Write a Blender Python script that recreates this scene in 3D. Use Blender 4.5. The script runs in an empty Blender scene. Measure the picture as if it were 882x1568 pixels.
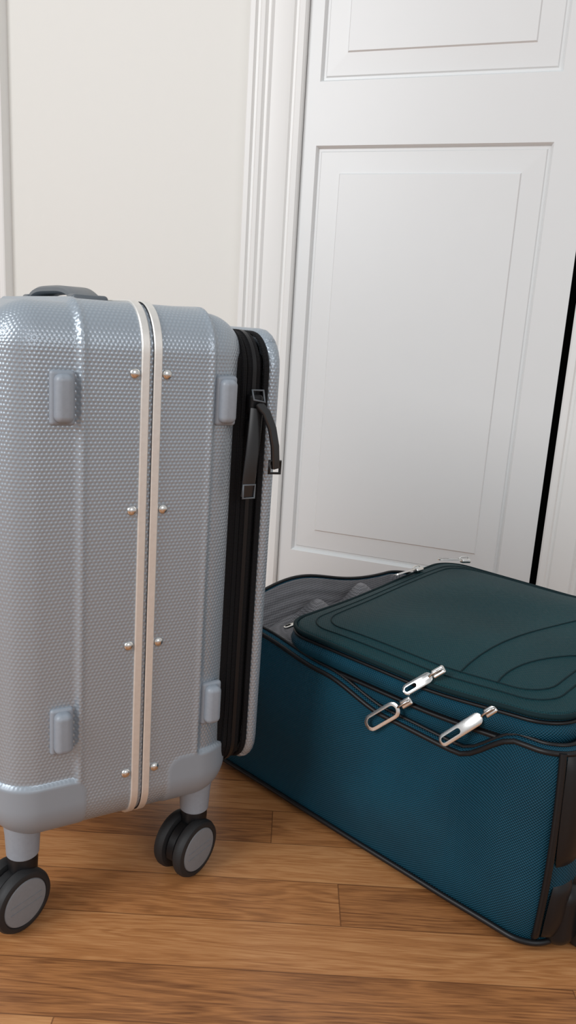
import bpy, bmesh, math, random
from mathutils import Vector, Matrix
random.seed(3)
D=bpy.data; C=bpy.context
scn=C.scene
try:
    scn.view_settings.view_transform='Standard'
    scn.view_settings.look='None'
except Exception: pass

# ---------------------------------------------------------------- materials
def newmat(name):
    m=D.materials.new(name); m.use_nodes=True
    nt=m.node_tree; b=nt.nodes['Principled BSDF']
    return m,nt,b
def N(nt,t,**k):
    n=nt.nodes.new(t)
    for a,v in k.items(): setattr(n,a,v)
    return n
def simple(name,col,rough=.5,metal=0,bump=0,bscale=300,spec=.5,coat=0,var=.08):
    m,nt,b=newmat(name)
    b.inputs['Roughness'].default_value=rough
    b.inputs['Metallic'].default_value=metal
    b.inputs['Specular IOR Level'].default_value=spec
    b.inputs['Coat Weight'].default_value=coat
    tc=N(nt,'ShaderNodeTexCoord'); no=N(nt,'ShaderNodeTexNoise')
    no.inputs['Scale'].default_value=bscale; no.inputs['Detail'].default_value=3
    nt.links.new(tc.outputs['Object'],no.inputs['Vector'])
    mx=N(nt,'ShaderNodeMix',data_type='RGBA')
    mx.inputs[6].default_value=(*[c*(1-var) for c in col],1); mx.inputs[7].default_value=(*[min(1,c*(1+var)) for c in col],1)
    nt.links.new(no.outputs['Fac'],mx.inputs[0]); nt.links.new(mx.outputs[2],b.inputs['Base Color'])
    if bump:
        bp=N(nt,'ShaderNodeBump'); bp.inputs['Strength'].default_value=bump; bp.inputs['Distance'].default_value=.001
        nt.links.new(no.outputs['Fac'],bp.inputs['Height']); nt.links.new(bp.outputs['Normal'],b.inputs['Normal'])
    return m
def math_(nt,op,a,b=None,c=None):
    n=N(nt,'ShaderNodeMath',operation=op)
    for i,v in enumerate((a,b,c)):
        if v is None: continue
        if isinstance(v,(int,float)): n.inputs[i].default_value=v
        else: nt.links.new(v,n.inputs[i])
    return n.outputs[0]
def fabric(name,col,period=.0016,strength=.5,rough=.75,sheen=.2,col2=None,spec=.3,lump=.35,uv=False):
    m,nt,b=newmat(name)
    tc=N(nt,'ShaderNodeTexCoord'); sp=N(nt,'ShaderNodeSeparateXYZ')
    if uv:
        un=N(nt,'ShaderNodeUVMap'); un.uv_map='UVMap'; nt.links.new(un.outputs[0],sp.inputs[0])
    else: nt.links.new(tc.outputs['Object'],sp.inputs[0])
    k=2*math.pi/period
    if uv:
        a=math_(nt,'SINE',math_(nt,'MULTIPLY',sp.outputs[0],k)); c=math_(nt,'SINE',math_(nt,'MULTIPLY',sp.outputs[1],k))
        w=math_(nt,'MULTIPLY',math_(nt,'MULTIPLY',a,c),1.6)
    else:
        w=None
        for i in range(3):
            s=math_(nt,'SINE',math_(nt,'MULTIPLY',sp.outputs[i],k))
            w=s if w is None else math_(nt,'ADD',w,s)
    no=N(nt,'ShaderNodeTexNoise'); no.inputs['Scale'].default_value=9; no.inputs['Detail'].default_value=4
    nt.links.new(tc.outputs['Object'],no.inputs['Vector'])
    mx=N(nt,'ShaderNodeMix',data_type='RGBA')
    c2=col2 or [c*1.35 for c in col]
    mx.inputs[6].default_value=(*col,1); mx.inputs[7].default_value=(*c2,1)
    f=math_(nt,'MULTIPLY_ADD',w,.26 if uv else .2,math_(nt,'MULTIPLY',no.outputs['Fac'],.9))
    f2=N(nt,'ShaderNodeClamp'); nt.links.new(f,f2.inputs[0])
    nt.links.new(f2.outputs[0],mx.inputs[0]); nt.links.new(mx.outputs[2],b.inputs['Base Color'])
    bp=N(nt,'ShaderNodeBump'); bp.inputs['Strength'].default_value=strength; bp.inputs['Distance'].default_value=.0005
    nt.links.new(w,bp.inputs['Height'])
    bp2=N(nt,'ShaderNodeBump'); bp2.inputs['Strength'].default_value=lump; bp2.inputs['Distance'].default_value=.01
    nt.links.new(no.outputs['Fac'],bp2.inputs['Height']); nt.links.new(bp2.outputs[0],bp.inputs['Normal'])
    nt.links.new(bp.outputs[0],b.inputs['Normal'])
    b.inputs['Roughness'].default_value=rough
    b.inputs['Sheen Weight'].default_value=sheen
    b.inputs['Specular IOR Level'].default_value=spec
    return m

def shell_mat():
    m,nt,b=newmat('shell_textured_grey')
    uv=N(nt,'ShaderNodeUVMap'); uv.uv_map='UVMap'
    sp=N(nt,'ShaderNodeSeparateXYZ'); nt.links.new(uv.outputs[0],sp.inputs[0])
    k=2*math.pi/.0031
    w=None
    for a in (90,30,150):
        cx,cy=math.cos(math.radians(a))*k,math.sin(math.radians(a))*k
        s=math_(nt,'COSINE',math_(nt,'ADD',math_(nt,'MULTIPLY',sp.outputs[0],cx),math_(nt,'MULTIPLY',sp.outputs[1],cy)))
        w=s if w is None else math_(nt,'ADD',w,s)
    at=N(nt,'ShaderNodeAttribute'); at.attribute_name='smoothmask'
    inv=math_(nt,'SUBTRACT',1,at.outputs['Fac'])
    h=math_(nt,'MULTIPLY',w,inv)
    bp=N(nt,'ShaderNodeBump'); bp.inputs['Strength'].default_value=.42; bp.inputs['Distance'].default_value=.00016
    nt.links.new(h,bp.inputs['Height']); nt.links.new(bp.outputs[0],b.inputs['Normal'])
    mx=N(nt,'ShaderNodeMix',data_type='RGBA')
    mx.inputs[6].default_value=(.325,.375,.425,1); mx.inputs[7].default_value=(.395,.45,.505,1)
    nt.links.new(math_(nt,'MULTIPLY_ADD',h,.2,.4),mx.inputs[0])
    mx2=N(nt,'ShaderNodeMix',data_type='RGBA'); mx2.inputs[7].default_value=(.28,.315,.355,1)
    nt.links.new(at.outputs['Fac'],mx2.inputs[0]); nt.links.new(mx.outputs[2],mx2.inputs[6])
    nt.links.new(mx2.outputs[2],b.inputs['Base Color'])
    mt=math_(nt,'MULTIPLY_ADD',at.outputs['Fac'],-.35,.4); nt.links.new(mt,b.inputs['Metallic'])
    r=math_(nt,'MULTIPLY_ADD',at.outputs['Fac'],.12,.31)
    nt.links.new(r,b.inputs['Roughness'])
    return m

def wood_mat():
    m,nt,b=newmat('oak_plank_floor')
    tc=N(nt,'ShaderNodeTexCoord'); sp=N(nt,'ShaderNodeSeparateXYZ'); nt.links.new(tc.outputs['Object'],sp.inputs[0])
    X,Y=sp.outputs[0],sp.outputs[1]
    PW=.057
    yr=math_(nt,'DIVIDE',math_(nt,'ADD',Y,.012),PW); row=math_(nt,'FLOOR',yr); fy=math_(nt,'FRACT',yr)
    wn=N(nt,'ShaderNodeTexWhiteNoise',noise_dimensions='1D'); nt.links.new(row,wn.inputs['W'])
    xo=math_(nt,'DIVIDE',math_(nt,'MULTIPLY_ADD',wn.outputs['Value'],3.1,X),.62)
    col=math_(nt,'FLOOR',xo); fx=math_(nt,'FRACT',xo)
    cb=N(nt,'ShaderNodeCombineXYZ'); nt.links.new(row,cb.inputs[0]); nt.links.new(col,cb.inputs[1])
    wn2=N(nt,'ShaderNodeTexWhiteNoise',noise_dimensions='2D'); nt.links.new(cb.outputs[0],wn2.inputs['Vector'])
    g=N(nt,'ShaderNodeCombineXYZ')
    nt.links.new(math_(nt,'MULTIPLY_ADD',wn2.outputs['Value'],37.,math_(nt,'MULTIPLY',X,2.2)),g.inputs[0])
    nt.links.new(math_(nt,'MULTIPLY_ADD',wn2.outputs['Value'],11.,math_(nt,'MULTIPLY',Y,24)),g.inputs[1])
    n1=N(nt,'ShaderNodeTexNoise'); n1.inputs['Scale'].default_value=1.5; n1.inputs['Detail'].default_value=4; n1.inputs['Distortion'].default_value=.6
    nt.links.new(g.outputs[0],n1.inputs['Vector'])
    bands=math_(nt,'SINE',math_(nt,'MULTIPLY',n1.outputs['Fac'],60))
    g2=N(nt,'ShaderNodeCombineXYZ')
    nt.links.new(math_(nt,'MULTIPLY_ADD',wn2.outputs['Value'],50.,math_(nt,'MULTIPLY',X,30)),g2.inputs[0])
    nt.links.new(math_(nt,'MULTIPLY',Y,650),g2.inputs[1])
    n2=N(nt,'ShaderNodeTexNoise'); n2.inputs['Scale'].default_value=1.; n2.inputs['Detail'].default_value=3
    nt.links.new(g2.outputs[0],n2.inputs['Vector'])
    f=math_(nt,'ADD',math_(nt,'MULTIPLY_ADD',bands,.085,.18),math_(nt,'MULTIPLY',n2.outputs['Fac'],.65))
    f=math_(nt,'ADD',f,math_(nt,'MULTIPLY_ADD',wn2.outputs['Value'],.34,-.17))
    cr=N(nt,'ShaderNodeValToRGB')
    e=cr.color_ramp.elements
    e[0].position=.12; e[0].color=(.16,.058,.020,1)
    e[1].position=.88; e[1].color=(.64,.325,.135,1)
    x=cr.color_ramp.elements.new(.48); x.color=(.43,.180,.062,1)
    nt.links.new(f,cr.inputs[0])
    dy=math_(nt,'MINIMUM',fy,math_(nt,'SUBTRACT',1,fy))
    sy=math_(nt,'LESS_THAN',dy,.010)
    dx=math_(nt,'MINIMUM',fx,math_(nt,'SUBTRACT',1,fx))
    sx=math_(nt,'LESS_THAN',dx,.0010)
    seam=math_(nt,'MAXIMUM',sx,sy)
    mx=N(nt,'ShaderNodeMix',data_type='RGBA'); mx.inputs[7].default_value=(.10,.035,.012,1)
    nt.links.new(math_(nt,'MULTIPLY',seam,.65),mx.inputs[0]); nt.links.new(cr.outputs[0],mx.inputs[6])
    nt.links.new(mx.outputs[2],b.inputs['Base Color'])
    bp=N(nt,'ShaderNodeBump'); bp.inputs['Strength'].default_value=.25; bp.inputs['Distance'].default_value=.0006
    nt.links.new(math_(nt,'SUBTRACT',n2.outputs['Fac'],math_(nt,'MULTIPLY',seam,2)),bp.inputs['Height'])
    nt.links.new(bp.outputs[0],b.inputs['Normal'])
    b.inputs['Roughness'].default_value=.36
    return m

M_shell=shell_mat()
M_grey=simple('smooth_grey_plastic',(.28,.315,.36),.4)
M_handle=simple('handle_grey_plastic',(.10,.115,.13),.4)
M_black=simple('black_plastic',(.007,.007,.008),.4,spec=.35)
M_rubber=simple('black_rubber',(.014,.014,.015),.6)
M_blackfab=fabric('black_fabric',(.005,.005,.006),.0014,.5,.7,0,spec=.2)
M_strap=simple('black_strap',(.010,.010,.011),.28,spec=.6)
M_alu=simple('brushed_aluminium',(.80,.78,.74),.42,.6,.1,200)
M_chrome=simple('polished_metal',(.72,.71,.69),.22,1)
M_dark=simple('dark_groove',(.02,.02,.022),.6)
M_hub=simple('wheel_hub_grey',(.22,.23,.245),.5)
M_teal_lit=fabric('teal_polyester_lit',(.0008,.027,.047),.0030,.7,.5,0,(.003,.080,.135),spec=.25,uv=True)  # bag sides: glancing light put into the colour, lighter and bluer than the top
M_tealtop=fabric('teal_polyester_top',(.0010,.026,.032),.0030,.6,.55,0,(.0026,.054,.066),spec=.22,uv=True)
M_seam=simple('teal_seam',(.0012,.015,.019),.7,spec=.2)
M_lining=fabric('grey_lining',(.12,.12,.13),.003,.3,.5,0,(.28,.28,.30),lump=.8)
M_wall=simple('wall_paint',(.775,.775,.74),.6,0,.05,40,var=.008)
M_trim=simple('trim_paint',(.82,.825,.81),.36,0,.02,40,var=.008)
M_door=simple('door_paint',(.755,.77,.77),.34,0,.03,25,var=.01)
M_floor=wood_mat()
M_void=simple('closet_shade',(.01,.01,.01),.9)  # near-black colour standing in for the shade behind the door

# ---------------------------------------------------------------- helpers
def link(o,parent=None):
    C.collection.objects.link(o)
    if parent: o.parent=parent
    return o
def mesh_obj(name,verts,faces,mats,parent=None,midx=None,smooth=True,uvs=None,sharp=None):
    me=D.meshes.new(name); me.from_pydata([tuple(v) for v in verts],[],faces)
    for m in (mats if isinstance(mats,(list,tuple)) else [mats]): me.materials.append(m)
    if midx: me.polygons.foreach_set('material_index',midx)
    me.polygons.foreach_set('use_smooth',[smooth]*len(faces))
    if sharp is not None:
        try: me.set_sharp_from_angle(angle=math.radians(sharp))
        except Exception: pass
    me.update()
    return link(D.objects.new(name,me),parent)
def fix_normals(o):
    bm=bmesh.new(); bm.from_mesh(o.data); bmesh.ops.recalc_face_normals(bm,faces=bm.faces); bm.to_mesh(o.data); bm.free()
def empty(name,loc,rz,ry=0):
    e=D.objects.new(name,None); e.location=loc; e.rotation_euler=(0,ry,rz); e.empty_display_size=.1
    C.collection.objects.link(e); return e
def axis_list(lo,hi,r,spacing,nc=7,extra=None):
    a=lo+r; b=hi-r; out=[]
    for i in range(nc):
        an=math.pi/4*(1-i/nc); out.append((a-r*math.tan(an),a-r*an))
    pts=[]
    if extra:
        x=a
        while x<b-1e-6:
            pts.append(x)
            sp=spacing
            for (e0,e1,es) in extra:
                if e0<=x<e1: sp=es
            x+=sp
        pts.append(b)
        if len(pts)>1 and pts[-1]-pts[-2]<1e-4: pts.pop(-2)
    else:
        n=max(1,int(math.ceil((b-a)/spacing)))
        pts=[a+(b-a)*i/n for i in range(n+1)]
    out+=[(p,p) for p in pts]
    for i in range(1,nc+1):
        an=math.pi/4*(i/nc); out.append((b+r*math.tan(an),b+r*an))
    return out
def rbox(name,lo,hi,r,mat,parent=None,sp=(.05,.05,.05),nc=5,extra=(None,None,None),disp=None,attr=None):
    ax=[axis_list(lo[i],hi[i],r,sp[i],nc,extra[i]) for i in range(3)]
    inn=[(lo[i]+r,hi[i]-r) for i in range(3)]
    verts=[];faces=[];uvl=[];key={};att=[]
    for f in range(3):
        u,v=(f+1)%3,(f+2)%3
        for side in (0,1):
            pf=lo[f] if side==0 else hi[f]
            idx=[]
            for (pu,au) in ax[u]:
                rowi=[]
                for (pv,av) in ax[v]:
                    p=[0,0,0]; p[f]=pf;p[u]=pu;p[v]=pv
                    q=[min(max(p[k],inn[k][0]),inn[k][1]) for k in range(3)]
                    d=Vector([p[k]-q[k] for k in range(3)]).normalized()
                    P=Vector(q)+d*r
                    kk=(round(P.x,6),round(P.y,6),round(P.z,6))
                    if kk not in key:
                        P2=P; m=0
                        if disp: P2,m=disp(P,d)
                        key[kk]=len(verts); verts.append(P2); att.append(m)
                    rowi.append((key[kk],(au,av)))
                idx.append(rowi)
            for i in range(len(idx)-1):
                for j in range(len(idx[0])-1):
                    q=[idx[i][j],idx[i+1][j],idx[i+1][j+1],idx[i][j+1]]
                    if side==0: q=q[::-1]
                    ids=[a[0] for a in q]
                    if len(set(ids))<3: continue
                    if len(set(ids))<4:
                        nn=[]
                        for a in q:
                            if a[0] not in [b[0] for b in nn]: nn.append(a)
                        q=nn; ids=[a[0] for a in q]
                    faces.append(ids)
                    for a in q:
                        uvl.append((a[1][0],a[1][1]) if f==0 else ((a[1][1],a[1][0]) if f==1 else a[1]))
    o=mesh_obj(name,verts,faces,mat,parent)
    uv=o.data.uv_layers.new(name='UVMap')
    uv.data.foreach_set('uv',[c for t in uvl for c in t])
    if attr:
        a=o.data.attributes.new(attr,'FLOAT','POINT'); a.data.foreach_set('value',att)
    return o
def lathe(name,prof,mats,parent=None,seg=40,mi=None,mat4=None):
    verts=[];faces=[];midx=[]
    for (x,r) in prof:
        for k in range(seg):
            a=2*math.pi*k/seg; verts.append(Vector((x,r*math.cos(a),r*math.sin(a))))
    for i in range(len(prof)-1):
        for k in range(seg):
            k2=(k+1)%seg
            faces.append([i*seg+k,(i+1)*seg+k,(i+1)*seg+k2,i*seg+k2]); midx.append(mi[i] if mi else 0)
    if mat4: verts=[mat4@v for v in verts]
    o=mesh_obj(name,verts,faces,mats,parent,midx,sharp=35)
    bm=bmesh.new(); bm.from_mesh(o.data); bmesh.ops.remove_doubles(bm,verts=bm.verts,dist=1e-6); bmesh.ops.recalc_face_normals(bm,faces=bm.faces); bm.to_mesh(o.data); bm.free()
    return o
def tube(name,pts,rad,mat,parent=None,cyc=False,res=3):
    cu=D.curves.new(name,'CURVE'); cu.dimensions='3D'; cu.bevel_depth=rad; cu.bevel_resolution=res
    s=cu.splines.new('POLY'); s.points.add(len(pts)-1)
    for i,p in enumerate(pts): s.points[i].co=(*p,1)
    s.use_cyclic_u=cyc; s.use_smooth=True
    cu.materials.append(mat)
    cu.use_fill_caps=True
    return link(D.objects.new(name,cu),parent)
def loft(name,rings,mats,parent=None,rowm=None,cap0=False,cap1=False,closed=True,flip=False,sharp=None,uv=False,topuv=None):
    n=len(rings[0]); verts=[p for r in rings for p in r]; faces=[];mi=[];uvl=[]
    if uv:
        base=rings[len(rings)//3]; U=[0]
        for k in range(n): U.append(U[-1]+(Vector(base[(k+1)%n])-Vector(base[k])).length)
        V=[0]
        kk=n//8
        for i in range(1,len(rings)): V.append(V[-1]+(Vector(rings[i][kk])-Vector(rings[i-1][kk])).length)
    for i in range(len(rings)-1):
        for k in range(n if closed else n-1):
            k2=(k+1)%n
            faces.append([i*n+k,i*n+k2,(i+1)*n+k2,(i+1)*n+k]); mi.append(rowm[i] if rowm else 0)
            if uv:
                if topuv is not None and i>=topuv:
                    for p in (rings[i][k],rings[i][k2],rings[i+1][k2],rings[i+1][k]): uvl+= [p[0],p[1]]
                else: uvl+=[U[k],V[i],U[k+1],V[i],U[k+1],V[i+1],U[k],V[i+1]]
    if cap0:
        faces.append(list(range(n))[::-1]); mi.append(rowm[0] if rowm else 0)
        if uv:
            for q in faces[-1]: uvl+=[verts[q][0],verts[q][1]]
    if cap1:
        faces.append([(len(rings)-1)*n+k for k in range(n)]); mi.append(rowm[-1] if rowm else 0)
        if uv:
            for q in faces[-1]: uvl+=[verts[q][0],verts[q][1]]
    o=mesh_obj(name,verts,faces,mats,parent,mi,sharp=sharp)
    if uv:
        l=o.data.uv_layers.new(name='UVMap'); l.data.foreach_set('uv',uvl)
    fix_normals(o)
    return o
def rrect(x0,x1,y0,y1,r,nc=10,sp=.012):
    out=[]
    cs=[(x1-r,y0+r,-90),(x1-r,y1-r,0),(x0+r,y1-r,90),(x0+r,y0+r,180)]
    for ci,(cx,cy,a0) in enumerate(cs):
        for i in range(nc+1):
            a=math.radians(a0+90*i/nc); out.append((cx+r*math.cos(a),cy+r*math.sin(a),math.cos(a),math.sin(a)))
        nx=cs[(ci+1)%4]; a=math.radians(a0+90)
        ex,ey=cx+r*math.cos(a),cy+r*math.sin(a)
        fx,fy=nx[0]+r*math.cos(a),nx[1]+r*math.sin(a)
        L=math.hypot(fx-ex,fy-ey); m=int(L/sp)
        for i in range(1,m):
            t=i/m; out.append((ex+(fx-ex)*t,ey+(fy-ey)*t,math.cos(a),math.sin(a)))
    return out
def sstep(a,b,x):
    t=min(1,max(0,(x-a)/(b-a))); return t*t*(3-2*t)
def box(bm,x0,x1,y0,y1,z0,z1):
    vs=[bm.verts.new(p) for p in [(x0,y0,z0),(x1,y0,z0),(x1,y1,z0),(x0,y1,z0),(x0,y0,z1),(x1,y0,z1),(x1,y1,z1),(x0,y1,z1)]]
    for f in [(3,2,1,0),(4,5,6,7),(0,1,5,4),(1,2,6,5),(2,3,7,6),(3,0,4,7)]: bm.faces.new([vs[i] for i in f])
def bm_obj(name,bm,mat,parent=None,bevel=0):
    me=D.meshes.new(name); bm.to_mesh(me); bm.free()
    me.materials.append(mat); o=link(D.objects.new(name,me),parent)
    if bevel:
        md=o.modifiers.new('b','BEVEL'); md.width=bevel; md.segments=2
    return o

# ---------------------------------------------------------------- room
H=.55
bm=bmesh.new(); box(bm,-2.6,2.6,-2.2,2.9,-.05,0); bm_obj('floor',bm,M_floor)

RZW=math.atan2(-.322,.947); WA=Vector((-.015,1.5,0))
MW=Matrix.Translation(WA)@Matrix.Rotation(RZW,4,'Z')
def place(o): o.matrix_world=MW; return o
DW=.489; DH=2.03; OP0=-.002; OP1=.503
bm=bmesh.new()
box(bm,-2.2,OP0,0,.1,0,2.45); box(bm,OP1,2.2,0,.1,0,2.45); box(bm,OP0,OP1,0,.1,DH+.01,2.45)
place(bm_obj('wall_back',bm,M_wall))
bm=bmesh.new(); box(bm,OP0-.02,OP1+.02,.1,.12,0,DH+.05); place(bm_obj('closet_shade_sheet',bm,M_void))  # added black sheet, paints the door gap dark

def casing_mesh(name,prof,z0,z1,mat):
    rings=[[Vector((x,y,z)) for (x,y) in prof] for z in (z0,z1)]
    o=loft(name,rings,mat,None,cap0=True,cap1=True,sharp=25); place(o); return o
def cprof(x0,w,sgn):
    P=[(0,.004),(0,-.008),(.003,-.012),(.012,-.013),(.015,-.009),(.019,-.009),(.022,-.013),(.030,-.015),(.055,-.017),(.059,-.021),(.062,-.017),(.066,-.017),(.070,-.023),(.076,-.024),(.080,-.019),(.084,-.019),(.087,-.025),(.095,-.026),(.097,-.024),(.097,0)]
    k=w/.097
    return [(x0+sgn*a*k,b) for a,b in P]
casing_mesh('trim_1',cprof(OP0+.001,.101,-1),0,DH+.1,M_trim)
casing_mesh('trim_2',cprof(OP1-.002,.097,1),0,DH+.1,M_trim)
casing_mesh('trim_3',cprof(-.735,.1,1),0,DH+.1,M_trim)
bm=bmesh.new(); box(bm,OP0-.09,OP1+.09,-.022,0,DH+.005,DH+.1); place(bm_obj('trim_4',bm,M_trim,bevel=.003))
bm=bmesh.new(); box(bm,-.634,OP0-.1,-.014,0,0,.1); place(bm_obj('baseboard_back',bm,M_trim,bevel=.004))
bm=bmesh.new(); box(bm,OP1+.096,2.1,-.014,0,0,.1); place(bm_obj('baseboard_right',bm,M_trim,bevel=.004))

def door():
    verts=[];faces=[]
    def quad(a,b,c,d):
        i=len(verts); verts.extend([Vector(a),Vector(b),Vector(c),Vector(d)]); faces.append([i,i+1,i+2,i+3])
    px0,px1=.026,.4325
    panels=[(.108,.862),(.966,1.92)]
    Y=.002
    def rect(x0,x1,z0,z1,y=Y): quad((x0,y,z0),(x1,y,z0),(x1,y,z1),(x0,y,z1))
    rect(0,px0,.008,DH); rect(px1,DW,.008,DH)
    rect(px0,px1,.008,panels[0][0]); rect(px0,px1,panels[0][1],panels[1][0]); rect(px0,px1,panels[1][1],DH)
    prof=[(0,0),(.0025,.004),(.004,.008),(.008,.008),(.010,.0055),(.0455,.0045),(.0475,.0018),(.050,.0018)]
    for z0,z1 in panels:
        for (i0,d0),(i1,d1) in zip(prof[:-1],prof[1:]):
            a=[(px0+i0,Y+d0,z0+i0),(px1-i0,Y+d0,z0+i0),(px1-i0,Y+d0,z1-i0),(px0+i0,Y+d0,z1-i0)]
            b=[(px0+i1,Y+d1,z0+i1),(px1-i1,Y+d1,z0+i1),(px1-i1,Y+d1,z1-i1),(px0+i1,Y+d1,z1-i1)]
            for k in range(4): quad(a[k],a[(k+1)%4],b[(k+1)%4],b[k])
        rect(px0+.05,px1-.05,z0+.05,z1-.05,Y+.0018)
    quad((0,Y,.008),(0,Y+.035,.008),(0,Y+.035,DH),(0,Y,DH))
    quad((DW,Y,.008),(DW,Y,DH),(DW,Y+.035,DH),(DW,Y+.035,.008))
    quad((0,Y+.035,.008),(DW,Y+.035,.008),(DW,Y+.035,DH),(0,Y+.035,DH))
    quad((0,Y,DH),(DW,Y,DH),(DW,Y+.035,DH),(0,Y+.035,DH)); quad((0,Y,.008),(DW,Y,.008),(DW,Y+.035,.008),(0,Y+.035,.008))
    o=mesh_obj('door_1',verts,faces,M_door,smooth=False)
    bm=bmesh.new(); bm.from_mesh(o.data); bmesh.ops.remove_doubles(bm,verts=bm.verts,dist=1e-5); bm.to_mesh(o.data); bm.free()
    place(o)
door()

# ---------------------------------------------------------------- hardshell suitcase
TILT=.012
sd=Vector((.862,.508,0))
S=empty('hardshell_suitcase',Vector((-.139,.625,.0011))-sd*.0036,math.atan2(.508,.862),TILT)
S0,S1=-.104,.116; WN=.36; Z0,Z1=.088,.555; SC=.020; R=.036
def brk(P):
    x,y,z=P
    best=1
    for d1,dz in ((x-(-.03),z-.146),(.048-x,z-.146)):
        yy=min(y,WN-y)-.085
        r=.014
        a=[d1+r,dz+r,yy+r]
        s=math.sqrt(sum(max(k,0)**2 for k in a))-r+min(max(a),0)
        best=min(best,s)
    return best
def shell_disp(P,d):
    q=Vector((0,d.y,d.z))
    t=abs(P.x-SC)
    ridge=.0035*(1-sstep(.056,.0605,t))
    lip=.0012*math.exp(-((t-.0555)/.0025)**2)
    m=1-sstep(-.0012,.0012,brk(P))
    P2=P+q*(ridge+lip)*(1-m)+d*m*.0042
    return P2,m
rbox('shell',(S0,0,Z0),(S1,WN,Z1),R,M_shell,S,sp=(.0018,.01,.01),nc=14,
     extra=(None,[(0,.09,.002),(.27,.36,.002)],[(.1,.155,.0018)]),disp=shell_disp,attr='smoothmask')

def contour(off,r=R,y0=0,y1=WN,z0=Z0,z1=Z1,sp=.02):
    return rrect(y0-off,y1+off,z0-off,z1+off,r+off,14,sp)
def band(name,sc,prof,mats,rowm,base=0,**k):
    cont=contour(0,**k)
    rings=[]
    for (ds,dh) in prof:
        rings.append([Vector((sc+ds,y+ny*(dh+base),z+nz*(dh+base))) for (y,z,ny,nz) in cont])
    return loft(name,rings,mats,S,rowm,sharp=30)
w=.0088
prof=[(-w,-.002),(-w,.0014),(-w+.0008,.0022),(-.0024,.0022),(-.0016,.0014),(-.0014,-.0004),(.0014,-.0004),(.0016,.0014),(.0024,.0022),(w-.0008,.0022),(w,.0014),(w,-.002)]
band('aluminium_frame',SC,prof,[M_alu,M_dark],[0,0,0,0,1,1,1,0,0,0,0],base=.0035)
vi=0
for z in (.503,.389,.267,.142):
    for sx in (-.0137,.0137):
        for side in (0,1):
            m4=Matrix.Translation((SC+sx,-.003 if side==0 else WN+.003,z))@Matrix.Rotation(-math.pi/2 if side==0 else math.pi/2,4,'Z')
            vi+=1
            lathe('rivet_%d'%vi,[(-.001,.0046),(.0006,.0045),(.0018,.0038),(.0026,.0026),(.003,.0012),(.0031,0)],M_chrome,S,20,mat4=m4)
fi=0
for x in (SC-.071,SC+.069):
    for z in (.482,.196):
        for side in (0,1):
            fi+=1
            def yy(a,b): return (a,b) if side==0 else (WN-b,WN-a)
            a,b=yy(-.0035,.003)
            rbox('foot_base_%d'%fi,(x-.0100,a,z-.0215),(x+.0100,b,z+.0215),.0030,M_grey,S,nc=3)
            a,b=yy(-.0115,.002)
            rbox('foot_pad_%d'%fi,(x-.0072,a,z-.0190),(x+.0078,b,z+.0190),.0055,M_grey,S,nc=5)
rbox('pocket_gusset',(.085,.006,.112),(.138,WN-.006,.541),.022,M_blackfab,S,nc=8)
def pdisp(P,d): return P,0
rbox('pocket_panel',(.1325,.006,.108),(.1475,WN-.006,.545),.007,M_shell,S,sp=(.004,.01,.01),nc=6,attr='smoothmask',disp=pdisp)
for nm in ('pocket_panel','pocket_gusset'):
    o=bpy.data.objects[nm]
    zz0,zz1=(.108,.545) if nm=='pocket_panel' else (.112,.541)
    for v in o.data.vertices:
        y,z=v.co.y,v.co.z; cy,cz=WN/2,(zz0+zz1)/2; hy,hz=WN/2-.006,(zz1-zz0)/2; r=.035
        dy,dz=abs(y-cy)-(hy-r),abs(z-cz)-(hz-r)
        if dy>0 and dz>0:
            m=max(dy,dz); l=math.hypot(dy,dz); k=m/l
            v.co.y=cy+math.copysign(hy-r+dy*k,y-cy); v.co.z=cz+math.copysign(hz-r+dz*k,z-cz)
gk=dict(r=.035,y0=.006,y1=WN-.006,z0=.112,z1=.541)
zp=[(-.006,-.001),(-.006,.0006),(-.0022,.0008),(-.0018,.0019),(.0018,.0019),(.0022,.0008),(.006,.0006),(.006,-.001)]
band('zipper_tape',.1185,zp,[M_blackfab,M_black],[0,0,0,1,0,0,0],base=0,**gk)
band('gusset_piping',.1095,[(-.003,-.001),(-.002,.0014),(0,.0022),(.002,.0014),(.003,-.001)],[M_blackfab],[0]*4,**gk)
band('panel_piping',.1315,[(-.003,-.001),(-.002,.0008),(0,.0014),(.002,.0008),(.003,-.001)],[M_blackfab],[0]*4,**gk)
def ribbon(name,pts,wv,w,th,mat,parent):
    wv=Vector(wv).normalized(); rings=[]
    pts=[Vector(p) for p in pts]
    for i,p in enumerate(pts):
        t=(pts[min(i+1,len(pts)-1)]-pts[max(i-1,0)]).normalized()
        nn=t.cross(wv).normalized(); ww=nn.cross(t).normalized()
        c=[(-1,-.5),(-.8,-1),(.8,-1),(1,-.5),(1,.5),(.8,1),(-.8,1),(-1,.5)]
        rings.append([p+ww*(a*w/2)+nn*(b*th/2) for a,b in c])
    return loft(name,rings,mat,parent,cap0=True,cap1=True,sharp=50)
rbox('zip_slider_1',(.112,-.004,.470),(.125,.007,.488),.003,M_black,S,nc=3)
rbox('zip_slider_2',(.1125,-.003,.450),(.1245,.007,.466),.003,M_black,S,nc=3)
ribbon('zip_pull_1',[(.117,-.006,.476),(.115,-.009,.458),(.113,-.011,.438),(.111,-.012,.418),(.1105,-.011,.398)],(1,0,.05),.0125,.0025,M_strap,S)
ribbon('zip_pull_2',[(.119,-.006,.480),(.124,-.012,.473),(.1285,-.016,.460),(.132,-.017,.444),(.1345,-.016,.424)],(.8,.2,.3),.0080,.0045,M_strap,S)
tube('zip_ring_1',[(.105,-.0130,.409),(.1165,-.0130,.409),(.1165,-.0130,.397),(.105,-.0130,.397)],.0010,M_handle,S,True)
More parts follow.
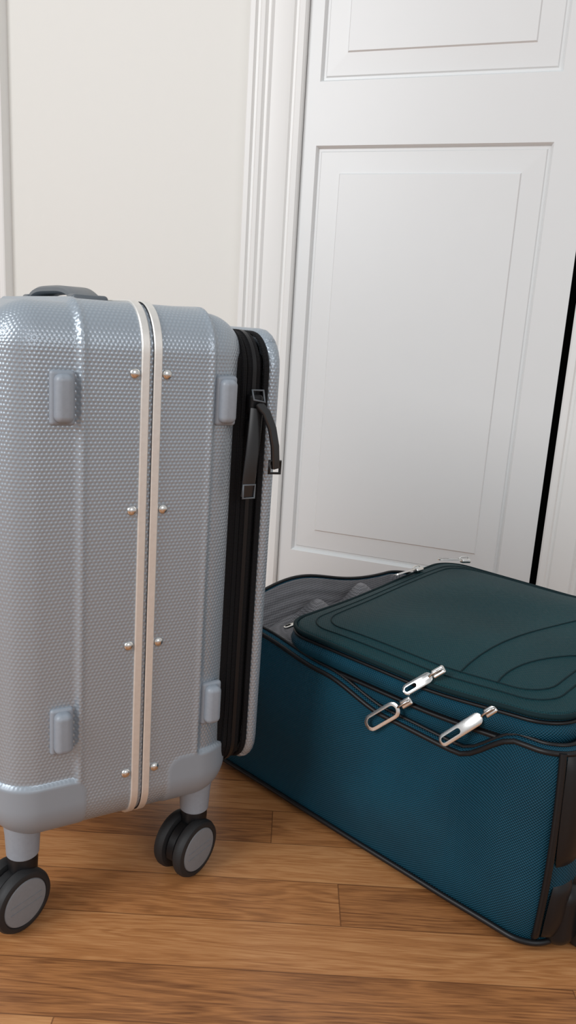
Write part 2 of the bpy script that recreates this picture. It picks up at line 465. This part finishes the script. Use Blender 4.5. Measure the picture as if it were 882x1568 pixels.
tube('zip_ring_2',[(.128,-.0165,.431),(.140,-.0145,.430),(.140,-.0145,.419),(.128,-.0165,.420)],.0015,M_black,S,True)
tube('zip_ring_3',[(.113,-.004,.492),(.113,-.008,.484),(.124,-.008,.482),(.124,-.004,.492)],.0010,M_handle,S,True)
hp=[]
for i in range(21):
    t=i/20; y=.085+t*.19
    z=Z1+.002+.0105*(1-abs(2*t-1)**4)
    hp.append((-.008,y,z))
ribbon('carry_handle',hp,(1,0,0),.026,.007,M_handle,S)
rbox('handle_mount_1',(-.024,.075,Z1),(.008,.098,Z1+.008),.0035,M_handle,S,nc=3)
rbox('handle_mount_2',(-.024,.262,Z1),(.008,.285,Z1+.008),.0035,M_handle,S,nc=3)
rz=-math.atan2(.508,.862)
axw=Vector((.835,-.55,0)).normalized(); axl=Matrix.Rotation(rz,3,'Z')@axw
ang=math.atan2(axl.y,axl.x)
tr=Matrix.Rotation(rz,3,'Z')@Vector((.55,.835,0)).normalized()
ci=0
for (x,y) in ((-.079,.027),(.090,.027),(-.079,WN-.027),(.090,WN-.027)):
    ci+=1
    zo=(x*TILT)-.0011
    up=Matrix.Translation((x,y,0))@Matrix.Rotation(-math.pi/2,4,'Y')
    lathe('caster_%d_socket'%ci,[(.064,0),(.064,.0125),(.066,.0145),(.085,.0155),(.110,.018)],M_grey,S,32,mat4=up)
    lathe('caster_%d_neck'%ci,[(.036,0),(.036,.0125),(.060,.0135),(.065,.0125),(.065,0)],M_black,S,28,mat4=up)
    cx,cy=x-tr.x*.011,y-tr.y*.011
    base=Matrix.Translation((cx,cy,.0295+zo))@Matrix.Rotation(ang,4,'Z')
    rings=[]
    for i in range(17):
        a=math.radians(-15+i*210/16)
        rings.append([base@Vector((hx,rr*math.cos(a),rr*math.sin(a))) for hx,rr in ((-.0058,.007),(-.0058,.0225),(-.004,.0245),(.004,.0245),(.0058,.0225),(.0058,.007))])
    loft('caster_%d_fork'%ci,rings,M_black,S,cap0=True,cap1=True,sharp=35)
    lathe('caster_%d_axle'%ci,[(-.012,0),(-.012,.006),(.012,.006),(.012,0)],M_black,S,16,mat4=base)
    for wi,sg in enumerate((1,-1)):
        m4=base@Matrix.Scale(sg,4,(1,0,0))
        pr=[(.0062,0),(.0062,.024),(.0072,.0275),(.010,.0292),(.0145,.0292),(.0175,.0278),(.0185,.0255),(.0185,.0232),(.0178,.0228),(.0178,.0222),(.0186,.0216),(.0192,.018),(.0194,0)]
        lathe('caster_%d_wheel_%d'%(ci,wi+1),pr,[M_rubber,M_hub],S,48,[0]*9+[1]*3,m4)
        # raised rib lines across the hub cap
        hb=bmesh.new()
        for zz_ in (-.0034,.0034):
            box(hb,.0190,.0197,-.0165,.0165,zz_-.0004,zz_+.0004)
        bmesh.ops.transform(hb,matrix=m4,verts=hb.verts)
        bmesh.ops.recalc_face_normals(hb,faces=hb.faces)
        bm_obj('caster_%d_hubline_%d'%(ci,wi+1),hb,M_hub,S)

# ---------------------------------------------------------------- fabric suitcase
B=empty('fabric_suitcase',(.2494,.5944,0),math.atan2(.739,.674))
BW,BL=.372,.440
BY0=-.006; BX0=-.003; CR=.030
def lerp_tab(tab,x):
    if x<=tab[0][0]: return tab[0][1]
    for (a,va),(b,vb) in zip(tab[:-1],tab[1:]):
        if x<=b:
            t=(x-a)/(b-a); t=t*t*(3-2*t); return va+(vb-va)*t
    return tab[-1][1]
def rim(x,y):
    zn=lerp_tab([(0,.205),(.04,.203),(.10,.166),(.18,.168),(.27,.186),(.37,.199),(.44,.202)],y)
    zf=lerp_tab([(0,.205),(.3,.19),(.44,.182)],y)
    t=sstep(.08,.36,x)
    h=zn*(1-t)+zf*t
    if y>.3: h+=.018*math.exp(-((x-.13)/.09)**2)*sstep(.34,.42,y)
    return h
cont=rrect(BX0,BW,BY0,BL,CR,12,.01)
rings=[]
def ring(f,off,zz=None,dz=0):
    out=[]
    for (x,y,nx,ny) in cont:
        h=rim(x,y); z=.005+f*(h-.005) if zz is None else zz
        wob=.0022*math.sin(y*31+z*40)*math.sin(f*math.pi)*(1 if nx<-.3 else .4) if zz is None else 0
        out.append(Vector((x+nx*(off+wob),y+ny*(off+wob),z+dz)))
    return out
rings.append(ring(0,-.05)); rings.append(ring(0,-.012)); rings.append(ring(.01,-.005))
fs=[.03,.07,.13,.2,.3,.4,.5,.6,.7,.8,.88,.94,.98,1.0]
for f in fs: rings.append(ring(f,.010*math.sin(math.pi*min(1,f*.95+.03))**.8-.001))
rings.append(ring(1,-.004,dz=.0025)); rings.append(ring(1,-.008,dz=0)); 
nteal=len(rings)-1
rings.append(ring(1,-.010,dz=-.012)); rings.append(ring(1,-.014,dz=-.03)); rings.append(ring(0,-.03,zz=.142)); rings.append(ring(0,-.10,zz=.135))
rowm=[0]*nteal+[1]*(len(rings)-1-nteal)
loft('main_body',rings,[M_teal_lit,M_lining],B,rowm,cap0=True,cap1=True,uv=True)
def lump(name,x0,x1,y0,y1,z,amp,mat,seed):
    nx,ny=50,30; v=[];f=[]
    for i in range(nx+1):
        for j in range(ny+1):
            u,w_=i/nx,j/ny; x=x0+(x1-x0)*u; y=y0+(y1-y0)*w_
            e=min(1,4*u*(1-u)*1.5)*min(1,4*w_*(1-w_)*1.5)
            zz=z+e*amp*(.72+.2*math.sin(x*60+seed+y*45)+.14*math.sin(y*120-x*70+seed))
            v.append((x,y,zz))
    for i in range(nx):
        for j in range(ny):
            a=i*(ny+1)+j; f.append([a,a+ny+1,a+ny+2,a+1])
    return mesh_obj(name,v,f,mat,B)
lump('lining_fold',.008,.345,.325,.430,.155,.042,M_lining,1)
def pipe(name,f,off,rad,dz=0,mat=None,zz=None):
    pts=ring(f,off,zz,dz)
    return tube(name,pts,rad,mat or M_black,B,True)
pipe('piping_bottom',.03,.003,.0030)
pipe('piping_rim',1,.000,.0026,dz=-.002)
pipe('piping_rim_upper',1,-.006,.0020,dz=.003)
def side_pt(a,f,cx,cy,extra=.001):
    x=cx+CR*math.cos(a); y=cy+CR*math.sin(a)
    off=.010*math.sin(math.pi*min(1,f*.95+.03))**.8+extra
    if f<.08: off-=.012*(1-f/.08)
    h=rim(x,y); return (x+math.cos(a)*off,y+math.sin(a)*off,.005+f*(h-.005))
for side in (0,1):
    cx=BX0+CR if side==0 else BW-CR; cy=BY0+CR
    aa=(lambda d: math.radians(d if side==0 else 540-d))
    tube('piping_end_%d'%(side+1),[side_pt(aa(222),i/24,cx,cy) for i in range(25)],.0034,M_black,B)
    for nm,f0,f1,d0,d1,th in (('corner_guard',.45,1.0,226,285,.0055),('wheel_corner',.0,.36,228,285,.006)):
        rr=[]
        for i in range(15):
            f=f0+(f1-f0)*i/14; edge=math.sin(math.pi*i/14)**.4 if 0<i<14 else 0
            sh=8*(1-edge)
            rr.append([Vector(side_pt(aa(d0+sh+(d1-d0-sh)*j/10),f,cx,cy,-.002+(th+.002)*edge*(math.sin(math.pi*min(1,.1+j/10*1.2)/1)**.3 if j<9 else 1))) for j in range(11)])
        loft('%s_%d'%(nm,side+1),rr,M_black,B,closed=False)
lx0,lx1,ly0,ly1=.006,.352,.008,.338
def tilt(x,y): return .014*(1-sstep(0,.16,y))+.010*sstep(.1,.34,x)
def lidz(x,y):
    u=(x-(lx0+lx1)/2)/((lx1-lx0)/2); v=(y-(ly0+ly1)/2)/((ly1-ly0)/2)
    u=max(-1,min(1,u)); v=max(-1,min(1,v))
    return .217+tilt(x,y)+.019*(1-abs(u)**3.2)*(1-abs(v)**3.2)+.0012*math.sin(x*40+y*23)*(1-u*u)*(1-v*v)
lc=rrect(lx0,lx1,ly0,ly1,.035,12,.01)
def lring(off,z):
    return [Vector((x+nx*off,y+ny*off,z+tilt(x,y)*(0 if z<.17 else min(1,(z-.16)/.04)))) for (x,y,nx,ny) in lc]
LR=[lring(-.006,.145),lring(-.004,.160),lring(-.001,.168),lring(.002,.174),lring(.003,.181),lring(.001,.184),lring(.001,.190),lring(.004,.193),lring(.006,.200),lring(.004,.206),lring(.001,.208),lring(.001,.2115),lring(.002,.2135),lring(-.001,.216)]
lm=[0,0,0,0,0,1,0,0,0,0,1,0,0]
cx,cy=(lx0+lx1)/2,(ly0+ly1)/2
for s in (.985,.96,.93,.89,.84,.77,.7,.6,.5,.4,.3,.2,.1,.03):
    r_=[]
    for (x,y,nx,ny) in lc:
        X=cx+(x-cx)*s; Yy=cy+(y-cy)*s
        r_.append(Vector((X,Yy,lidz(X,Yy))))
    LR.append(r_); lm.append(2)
loft('front_panel',LR,[M_teal_lit,M_black,M_tealtop],B,lm,cap0=True,cap1=True,uv=True,topuv=12)
tube('piping_lid',lring(.002,.2155),.0024,M_seam,B,True)
tube('zipper_upper',lring(.002,.2098),.0018,M_black,B,True)
tube('zipper_lower',lring(.002,.187),.0022,M_black,B,True)
def seam(name,pl,rad=.0010,mat=None):
    pts=[]
    for (a,b) in zip(pl[:-1],pl[1:]):
        n=14
        for i in range(n): 
            t=i/n; x=a[0]+(b[0]-a[0])*t; y=a[1]+(b[1]-a[1])*t; pts.append((x,y,lidz(x,y)))
    x,y=pl[-1]; pts.append((x,y,lidz(x,y)))
    tube(name,pts,rad,mat or M_seam,B)
def rr2(x0,x1,y0,y1,r):
    p=[(a,b) for a,b,_,_ in rrect(x0,x1,y0,y1,r,8,.5)]; return p+[p[0]]
seam('seam_1',rr2(.022,.337,.028,.320,.03),.0009)
seam('seam_2',rr2(.034,.325,.040,.308,.03),.0009)
def arc(p0,p1,p2,n=12):
    return [((1-t)**2*p0[0]+2*t*(1-t)*p1[0]+t*t*p2[0],(1-t)**2*p0[1]+2*t*(1-t)*p1[1]+t*t*p2[1]) for t in [i/n for i in range(n+1)]]
seam('seam_3',arc((.033,.085),(.085,.095),(.15,.041)),.0010)
seam('seam_4',arc((.033,.125),(.15,.135),(.30,.055)),.0010)
def pull(name,p0,p1,nrm,w,big=False):
    p0=Vector(p0);p1=Vector(p1); t=(p1-p0); L=t.length; t.normalize(); nrm=Vector(nrm); nrm=(nrm-t*nrm.dot(t)).normalized(); wv=t.cross(nrm)
    def outline(inset,x0,x1):
        pts=[]; hw=w/2-inset
        for i in range(9):
            a=math.pi/2+math.pi*i/8; pts.append((x0+hw+hw*math.cos(a),hw*math.sin(a)))
        for i in range(9):
            a=-math.pi/2+math.pi*i/8; pts.append((x1-hw+hw*math.cos(a),hw*math.sin(a)))
        return pts
    out=outline(0,L*.15,L); inn=outline(w*.27 if not big else w*.2,L*.15+w*.25+ (0 if big else L*.38),L-w*.22)
    th=.0011
    rings=[]
    for o_,h in ((out,-th),(out,th*.6),([(a*.97+L*.575*.03,b*.88) for a,b in out],th),(inn,th),(inn,-th),(out,-th)):
        rings.append([p0+t*a+wv*b+nrm*h for a,b in o_])
    loft(name+'_plate',rings,M_chrome,B,sharp=40)
    mat=Matrix((( t.x,wv.x,nrm.x),(t.y,wv.y,nrm.y),(t.z,wv.z,nrm.z))).to_4x4()
    o=rbox(name+'_slider',(-.008,-.0045,-.003),(.006,.0045,.003),.002,M_chrome,B,nc=3)
    o.matrix_local=Matrix.Translation(p0-nrm*.002)@mat
    tube(name+'_bridge',[p0-t*.006+nrm*.001,p0-t*.004+nrm*.004,p0+t*.006+nrm*.0035,p0+t*.009+nrm*.001],.0013,M_chrome,B)
pull('pull_a',(.010,.137,.229),(-.008,.162,.204),(-1,0,.45),.011)
pull('pull_b',(-.002,.162,.190),(-.013,.199,.153),(-1,0,.1),.017,True)
pull('pull_c',(.002,.074,.216),(-.012,.113,.172),(-1,0,.3),.012)
pull('pull_d',(.27,.335,.232),(.225,.342,.229),(0,.6,1),.010)
pull('pull_e',(.335,.300,.242),(.300,.322,.243),(0,.2,1),.010)
pull('pull_f',(.055,.35,.205),(.035,.365,.195),(-.2,.2,1),.010)
for side in (0,1):
    def xx(a,b): return (a,b) if side==0 else (BW-b,BW-a)
    a,b=xx(.030,.085); rbox('end_bumper_%d'%(side+1),(a,-.028,.11),(b,.03,.20),.014,M_black,B,nc=5)
    a,b=xx(.012,.095); rbox('wheel_housing_%d'%(side+1),(a,-.024,.004),(b,.05,.070),.016,M_black,B,nc=5)
    a,b=xx(.034,.060)
    m4=Matrix.Translation(((a+b)/2,-.026,.0285))
    lathe('bag_wheel_%d'%(side+1),[(-.012,0),(-.012,.022),(-.009,.027),(-.004,.028),(.004,.028),(.009,.027),(.012,.022),(.012,0)],[M_rubber],B,36,mat4=m4)
tube('end_handle',[(.12,-.012,.12),(.125,-.03,.12),(.15,-.034,.12),(.22,-.034,.12),(.245,-.03,.12),(.25,-.012,.12)],.006,M_black,B)

# ---------------------------------------------------------------- camera
cd=D.cameras.new('camera'); cam=D.objects.new('camera',cd); C.collection.objects.link(cam)
cd.sensor_fit='VERTICAL'; cd.sensor_height=24; cd.sensor_width=24; cd.lens=24*1178/1568; cd.clip_start=.01
r=Vector((.9983,.0145,.0594)).normalized(); bz=Vector((0,-.9715,.2372)).normalized()
u=bz.cross(r).normalized(); r=u.cross(bz).normalized()
m=Matrix(((r.x,u.x,bz.x),(r.y,u.y,bz.y),(r.z,u.z,bz.z))).to_4x4(); m.translation=(0,0,H)
cam.matrix_world=m
scn.camera=cam

# ---------------------------------------------------------------- light
w_=D.worlds.new('world'); scn.world=w_; w_.use_nodes=True
bg=w_.node_tree.nodes['Background']; bg.inputs[0].default_value=(.96,.98,1,1); bg.inputs[1].default_value=.58
def area(name,loc,target,sx,sy,e,col):
    l=D.lights.new(name,'AREA'); l.shape='RECTANGLE'; l.size=sx; l.size_y=sy; l.energy=e; l.color=col
    o=D.objects.new(name,l); C.collection.objects.link(o); o.location=loc
    o.rotation_euler=(Vector(target)-Vector(loc)).to_track_quat('-Z','Y').to_euler()
area('window_light',(-1.9,-.7,1.7),(0,1,.4),1.1,1.5,42,(.96,.98,1))
area('fill_light_right',(1.2,-1.8,1.6),(.1,1,.3),1.2,1.2,15,(.98,.98,1))  # added fill lamp from the right to brighten the bag, no window there
